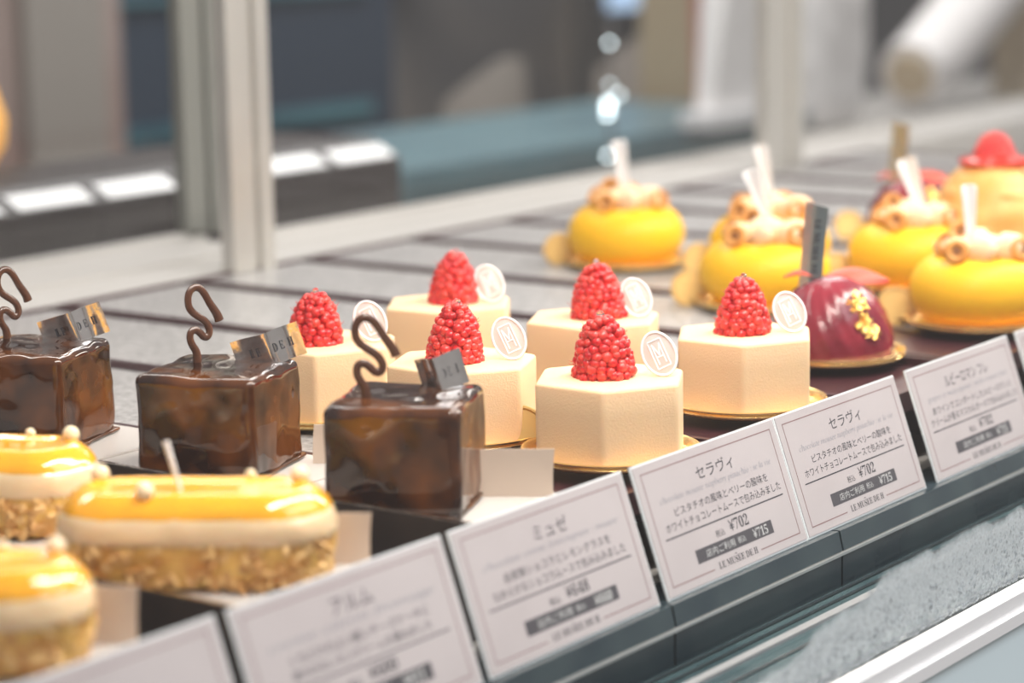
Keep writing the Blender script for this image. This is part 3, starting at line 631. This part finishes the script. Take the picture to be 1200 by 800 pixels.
# ================================================================== WINE-RED DOMES
def make_wine(x, y, label, far=False):
    t = empty('wine_dome_cake', (x, y, 3.24), 0); tag(t, label, 'cake', 'wine-red glazed domes')
    rr_ = 2.62; H = 3.35
    pr = [(.01, 0), (rr_-.15, 0), (rr_, .12)]+[(rr_*math.cos(i/18*PI/2)**.9, .12+(H-.12)*math.sin(i/18*PI/2)**1.05) for i in range(1, 18)]+[(.01, H)]
    v = MB().lathe(pr, 96, fn=lambda a, z: 1+.022*math.sin(a*22+z*5.5)*(1 if z > .6 else z/.6))
    v.build('glazed_dome', 'wine', t)
    rv = Vector((math.sin(YAW), -math.cos(YAW), 0)); fv = Vector((math.cos(YAW), math.sin(YAW), 0))
    # petal: curved leaf-shaped sheet
    def petal(loc, rz, L, wd, tilt, name='rose_petal'):
        rows = []
        for i in range(13):
            s_ = i/12; ww = wd*math.sin(PI*min(1, s_*.93+.07))**.6*(1-.2*s_); rows.append([(s_*L, k/6*ww*2-ww, .35*math.sin(s_*PI)*.8-.25*(k/6*2-1)**2*wd) for k in range(7)])
        o = MB().sheet(rows, .05).build(name, 'petal', t, loc=loc); o.rotation_euler = (tilt[0], tilt[1], rz)
    p = rv*-.25+fv*.25; petal((p.x, p.y, H-.10), YAW-PI/2, 2.7, .62, (R(30), R(3)))
    p = rv*-.55; petal((p.x, p.y, H-.05), YAW+PI/2, 1.5, .25, (R(-20), R(-2)))
    # upright foil tag with lettering down its length
    rows = []; hh = 4.5
    for i in range(13):
        s_ = i/12; rows.append([(-.48+k*.24, .12*math.sin(s_*2.4)+.05*math.cos(k*1.5), s_*hh-.9+(-.05*k if i == 12 else 0)) for k in range(5)])
    p = rv*-.95+fv*-.25
    tg = MB().sheet(rows, .03).build('foil_tag', 'dark_foil', t, loc=(p.x, p.y, 2.9)); tg.rotation_euler = (Matrix.Rotation(face_rot(), 4, 'Z') @ Matrix.Rotation(R(5), 4, 'Y')).to_euler()
    if not far:
        L = MB(); text_geo(mathbold('LE MUSEE DE H'), 0, 0, 2.7, .27, Matrix.Translation((.08, -.07, 1.55)) @ Matrix.Rotation(PI/2, 4, 'X') @ Matrix.Rotation(-PI/2, 4, 'Z'), L); L.build('printed_letters', 'ink', tg, smooth=False)
    # crumpled gold leaf
    q = random.Random(4); g = MB()
    for i in range(15):
        az = CAMAZ+R(27)+q.uniform(-.20, .20); zz = q.uniform(1.45, 2.75) if i < 12 else 1.25; rad = rr_*math.sqrt(max(0, 1-(zz/H)**2))+.06
        c = Vector((rad*math.cos(az), rad*math.sin(az), zz)); m_ = Matrix.Translation(c) @ Vector((math.cos(az), math.sin(az), .6)).to_track_quat('Z', 'Y').to_matrix().to_4x4() @ Matrix.Rotation(q.uniform(0, 6), 4, 'Z')
        s_ = q.uniform(.13, .30); rows = [[((a-1.5)*s_*.6+q.uniform(-.05, .05), (b-1.5)*s_*.6+q.uniform(-.05, .05), q.uniform(-.05, .12)) for b in range(4)] for a in range(4)]
        g.sheet(rows, .012, m_)
    g.build('gold_leaf', 'leaf', t, smooth=False)
    return t
make_wine(37.3, 8.3, 'wine-red glazed dome with gold leaf and a dark foil tag, in sharp view')
make_wine(71.8, 22.2, 'wine-red dome far back, mostly hidden by yellow and chestnut cakes', far=True)
make_goldboard(37.3, 8.3, 3.12, 3.0, R(110), 'gold round board under the near wine-red dome')
make_goldboard(71.8, 22.2, 3.12, 3.0, R(110), 'gold round board under the far wine-red dome')

# ================================================================== CHESTNUT CREAM CAKES
def make_chest(x, y, label, az0):
    t = empty('chestnut_cream_cake', (x, y, 3.24)); tag(t, label, 'cake', 'tall chestnut cream cakes with red tops')
    rr_ = 3.5; H = 5.6; pr = [(.01, 0), (rr_-.2, 0), (rr_, .2)]+[(rr_*math.cos(i/20*PI/2)**.75, .2+(H-.2)*math.sin(i/20*PI/2)) for i in range(1, 19)]+[(.01, H-.02)]
    MB().lathe(pr, 72, fn=lambda a, z: 1+.016*math.sin(a*5+z*8)+.02*math.sin(z*13)).build('cream_dome', 'peach', t)
    MB().lathe([(.01, 0), (1.7, -.05), (1.85, .05), (1.8, .22), (1.3, .34), (.01, .36)], 40, Matrix.Translation((0, 0, H-.22)), fn=lambda a, z: 1+.04*math.sin(a*3)).build('red_disc', 'reddisc', t)
    r = rcache[1].copy(); C.objects.link(r); r.parent = t; r.location = Vector((0, 0, H-.25))*S; r.scale = (1, 1, .72)
    # small vanilla pod slivers pressed onto the cream
    for k in range(3):
        a = az0+k*1.1; P = [Vector(((rr_*math.cos(s_)**.75+.04)*math.cos(a+.15*s_), (rr_*math.cos(s_)**.75+.04)*math.sin(a+.15*s_), .2+(H-.2)*math.sin(s_))) for s_ in [.7+.08*j for j in range(8)]]
        MB().tube(P, .09, 6).build('vanilla_sliver', 'hazel_in', t)
    return t
make_chest(63.6, 13.3, 'tall chestnut cream cake with a red disc and raspberry on top', CAMAZ+.55)
make_chest(65.1, 5.6, 'tall chestnut cream cake at the very right edge, only its left side showing', CAMAZ-.3)
make_goldboard(63.6, 13.3, 3.12, 3.2, R(110), 'gold round board under the chestnut cream cake')
make_goldboard(65.1, 5.6, 3.12, 3.2, R(110), 'gold round board under the right-edge chestnut cream cake')

# ================================================================== BEYOND THE CASE
# added counter; dark boxes and white cards stand in for reflected trays
t = tag(empty('reflection_counter', (50, 78, -90)), 'added dark counter behind the left half of the case, under the built tray reflections', 'counter')
MB().box(-70, 38, -7.5, 12, 0, 84).box(-71, 38.5, -8.5, 12.5, 84, 88).build('counter_body', 'box', t, smooth=False)
bx_l = ['leftmost dark box with a white card', 'dark box with a white card, just left of the grey mullion', 'dark box seen through the mullion', 'dark box right of the mullion', 'rightmost dark box, at the end of the row']
for i, (x, wl) in enumerate(((39.9, 'dark box cut off by the left edge of the photo'), (47.4, bx_l[0]), (54.9, bx_l[1]), (62.4, bx_l[2]), (69.9, bx_l[3]), (77.4, bx_l[4]))):
    t = empty('reflection_box', (x, 70, -2)); tag(t, wl+', standing in for a tray mirrored in the rear glass', 'box', 'built reflections of dark trays behind the rear glass')
    MB().prism([(0, 0), (12, 0), (12, 7.6), (2.6, 7.6), (0, 6.3)], 0, 7.42, Matrix(((0, 0, 1, 0), (1, 0, 0, 0), (0, 1, 0, 0), (0, 0, 0, 1)))).build('box_body', 'box', t, smooth=False)
    sl = Matrix.Translation((.35, .15, 6.44)) @ Matrix.Rotation(math.atan2(1.3, 2.6), 4, 'X')
    MB().box(.5, 6.7, .0, 1.7, 0, .06, sl).build('white_card', 'bcard', t, smooth=False)
# orange lit shade at the far left
t = tag(empty('table_lamp', (66.2, 96, -.4)), 'small orange glowing lamp cut off by the left edge of the photo', 'lamp')
MB().lathe([(.01, 0), (2.2, 0), (2.2, .4), (.3, .8), (.3, 4)], 20).build('lamp_base', 'chrome', t)
MB().lathe([(1.8, 4), (3.2, 6), (3.4, 8), (2.6, 10.5), (1.2, 11.6), (.01, 11.6)], 24).build('lamp_shade', 'lampor', t)
t = tag(empty('side_table', (72, 100, -90)), 'plain brown table behind the dark boxes at the left', 'table')
MB().box(-20, 34, -8, 20, 85.8, 89.6).build('table_top', 'wood', t, smooth=False)
for sx in (-18, 32):
    for sy in (-6, 18): MB().box(sx-1.5, sx+1.5, sy-1.5, sy+1.5, 0, 85.8).build('leg', 'wood', t, smooth=False)
# partition panels left
t = tag(empty('room_divider', (95, 165, -90)), 'tall brownish divider panel at the upper left', 'divider')
MB().box(-40, 56, 0, 4, 0, 150).build('panel', 'wallb', t, smooth=False)
MB().box(40, 52, -1.5, 0, 60, 140).build('pilaster', 'beige', t, smooth=False)
t = tag(empty('navy_cabinet', (172, 190, -90)), 'dark navy cabinet between the brown divider and the mullion', 'cabinet')
MB().box(-20, 60, 0, 22, 0, 118).build('cabinet_body', 'navy', t, smooth=False); MB().box(-16, 54, -1, 0, 82, 84).box(-16, 54, -1, 0, 100, 101).build('cabinet_trim', 'teal', t, smooth=False)
# teal glass counter
t = tag(empty('teal_counter', (170, 112, -90)), 'long teal glass-fronted counter across the middle background', 'counter')
MB().box(-54, 46, 0, 30, 0, 84).build('counter_base', 'teal', t, smooth=False); MB().box(-55, 47, -1.5, 31, 84, 86.2).build('counter_top', 'tealtop', t, smooth=False)
MB().box(-54, 46, -.4, 0, 74, 79).build('counter_band', 'navy', t, smooth=False)
# rounded beige chair backs behind it
def chair(x, y, label, wd=11, h=104, m='beige'):
    t = tag(empty('shell_chair', (x, y, -90)), label, 'chair', 'rounded chairs in the background')
    rows = []
    for i in range(11):
        s_ = i/10; rows.append([(wd*math.sin((j/12*2-1)*1.25)*(1-.35*max(0, s_-.6)**1.2*2), 8-8*math.cos((j/12*2-1)*1.25)*1.2+s_*2, 46+s_*(h-46)-4*max(0, s_-.5)*abs(j/12*2-1)**2*3) for j in range(13)])
    MB().sheet(rows, 1.2).build('backrest', m, t)
    MB().rbox(wd*.9, 9, 3, 2.5, 12, Matrix.Translation((0, 4, 46))).build('seat', m, t)
    for sx in (-1, 1):
        for sy in (-3, 11): MB().tube([(sx*wd*.6, sy, 44), (sx*wd*.8, sy*1.1, 0)], [1, .6], 8).build('leg', 'wood', t)
chair(211, 152, 'rounded beige chair seen in the middle of the background', 9, 92)
chair(258, 160, 'rounded beige chair in the background left of the white panel', 8, 93)
# glowing beads on an added stem stand in for highlights off glassware
t = tag(empty('glint_stand', (162.6, 104, -90)), 'added chrome stand whose glowing beads stand in for glass highlights, blurred to discs', 'lamp')
MB().tube([(0, 0, 0), (0, 0, 100)], .25, 8).lathe([(.01, 0), (6, 0), (6, 1), (.3, 2)], 24).build('bead_stem', 'chrome', t)
for dx, z, r, e in ((-.6, 97.6, .22, 0), (-1.0, 91.1, .40, 0), (-1.2, 90.1, .28, 0), (1.2, 92.0, .17, 0), (-.7, 93.2, .15, 0), (-1.2, 85.7, .22, 0)):
    MB().ball((dx, -.3, z), r, 12).tube([(dx, -.3, z), (0, 0, z)], .06, 5).build('glint_bead', 'bead_glow', t)
# blue screen, red paper, white hanging panel
t = tag(empty('wall_screen', (316, 200, -2)), 'pale blue screen at the top edge of the background', 'screen')
MB().box(-13, 13, 0, 2, 4.5, 22).build('screen_housing', 'black', t, smooth=False); MB().box(-12, 12, -.15, 0, 5.5, 21).build('screen_face', 'blue', t, smooth=False)
MB().box(-2, 2, 2, 60, 10, 16).build('wall_bracket', 'chrome', t, smooth=False)
t = tag(empty('menu_stand', (198, 108, -3.79)), 'white tapered menu stand left of the right-hand mullion', 'sign')
MB().add([(-9, 0, 0), (11, 0, 0), (11, 0, 40), (1.5, 0, 40), (-9, 2, 0), (11, 2, 0), (11, 6, 40), (1.5, 6, 40)], [(0, 1, 2, 3), (4, 7, 6, 5), (0, 4, 5, 1), (1, 5, 6, 2), (2, 6, 7, 3), (3, 7, 4, 0)]).build('panel', 'whitef', t, smooth=False)
MB().box(-11, 12, -1.4, 3, -0, 1.8).build('foot', 'bcard', t, smooth=False)
t = tag(empty('red_leaflet', (205, 117, -3.79)), 'blurred reddish leaflet at the top beside the white menu stand', 'leaflet')
MB().add([(-4, 0, 0), (2, 0, 0), (2, 0, 18), (-4, 0, 18), (-4, .6, 0), (2, .6, 0), (2, 1.2, 18), (-4, 1.2, 18)], [(0, 1, 2, 3), (4, 7, 6, 5), (0, 4, 5, 1), (1, 5, 6, 2), (2, 6, 7, 3), (3, 7, 4, 0)]).build('sheet', 'red', t, smooth=False)
# right: white upholstered bench with bolster arm
t = tag(empty('work_table', (275, 112, -90)), 'pale work table across the right background', 'table')
MB().box(-55, 80, 0, 30, 76, 81.5).build('table_top', 'rail', t, smooth=False)
for sx in (-52, 76):
    for sy in (3, 27): MB().box(sx-2, sx+2, sy-2, sy+2, 0, 76).build('leg', 'alu', t, smooth=False)
t = tag(empty('white_sack', (236, 121, -8.49)), 'puffy white sack standing on the pale work table', 'sack')
MB().rbox(8.0, 6, 11, 4.5, 16, Matrix.Translation((0, 0, 11)), lambda p: p*(1+.05*noise.noise(p*.25))).build('sack_body', 'whitef', t)
t = tag(empty('rolled_cloth', (270, 119, -8.49)), 'thick white roll leaning up to the right on the work table', 'cloth')
MB().tube([(-9, 0, 5.6), (-2, 0, 8.0), (10, 0, 14), (26, 0, 22), (38, 0, 28)], [4.9, 5.4, 5.5, 5.5, 5.0], 24).build('roll', 'whitef', t)
MB().tube([(-9, 0, 5.6), (-10, 0, 5.3)], [3.5, 3.2], 16).box(24, 30, -3, 3, 0, 17).build('roll_core', 'tan', t)
t = tag(empty('black_cabinet', (325, 188, -90)), 'black cabinet behind the white roll at the right', 'cabinet')
MB().box(22, 150, 0, 26, 0, 150).build('cabinet_body', 'black', t, smooth=False); MB().box(26, 146, -1, 0, 100, 102).build('cabinet_trim', 'tan', t, smooth=False)
t = tag(empty('tan_carton', (229, 133, -8.49)), 'tan carton beside the white sack, right of the mullion', 'carton')
MB().box(-9, 9, -5, 5, 0, 22).build('carton_body', 'tan', t, smooth=False); MB().box(-9.1, 9.1, -.8, .8, 22, 22.1).box(-9.1, 9.1, -5.1, -5, 3, 8).build('carton_tape', 'beige', t, smooth=False)
bpy.context.view_layer.update()
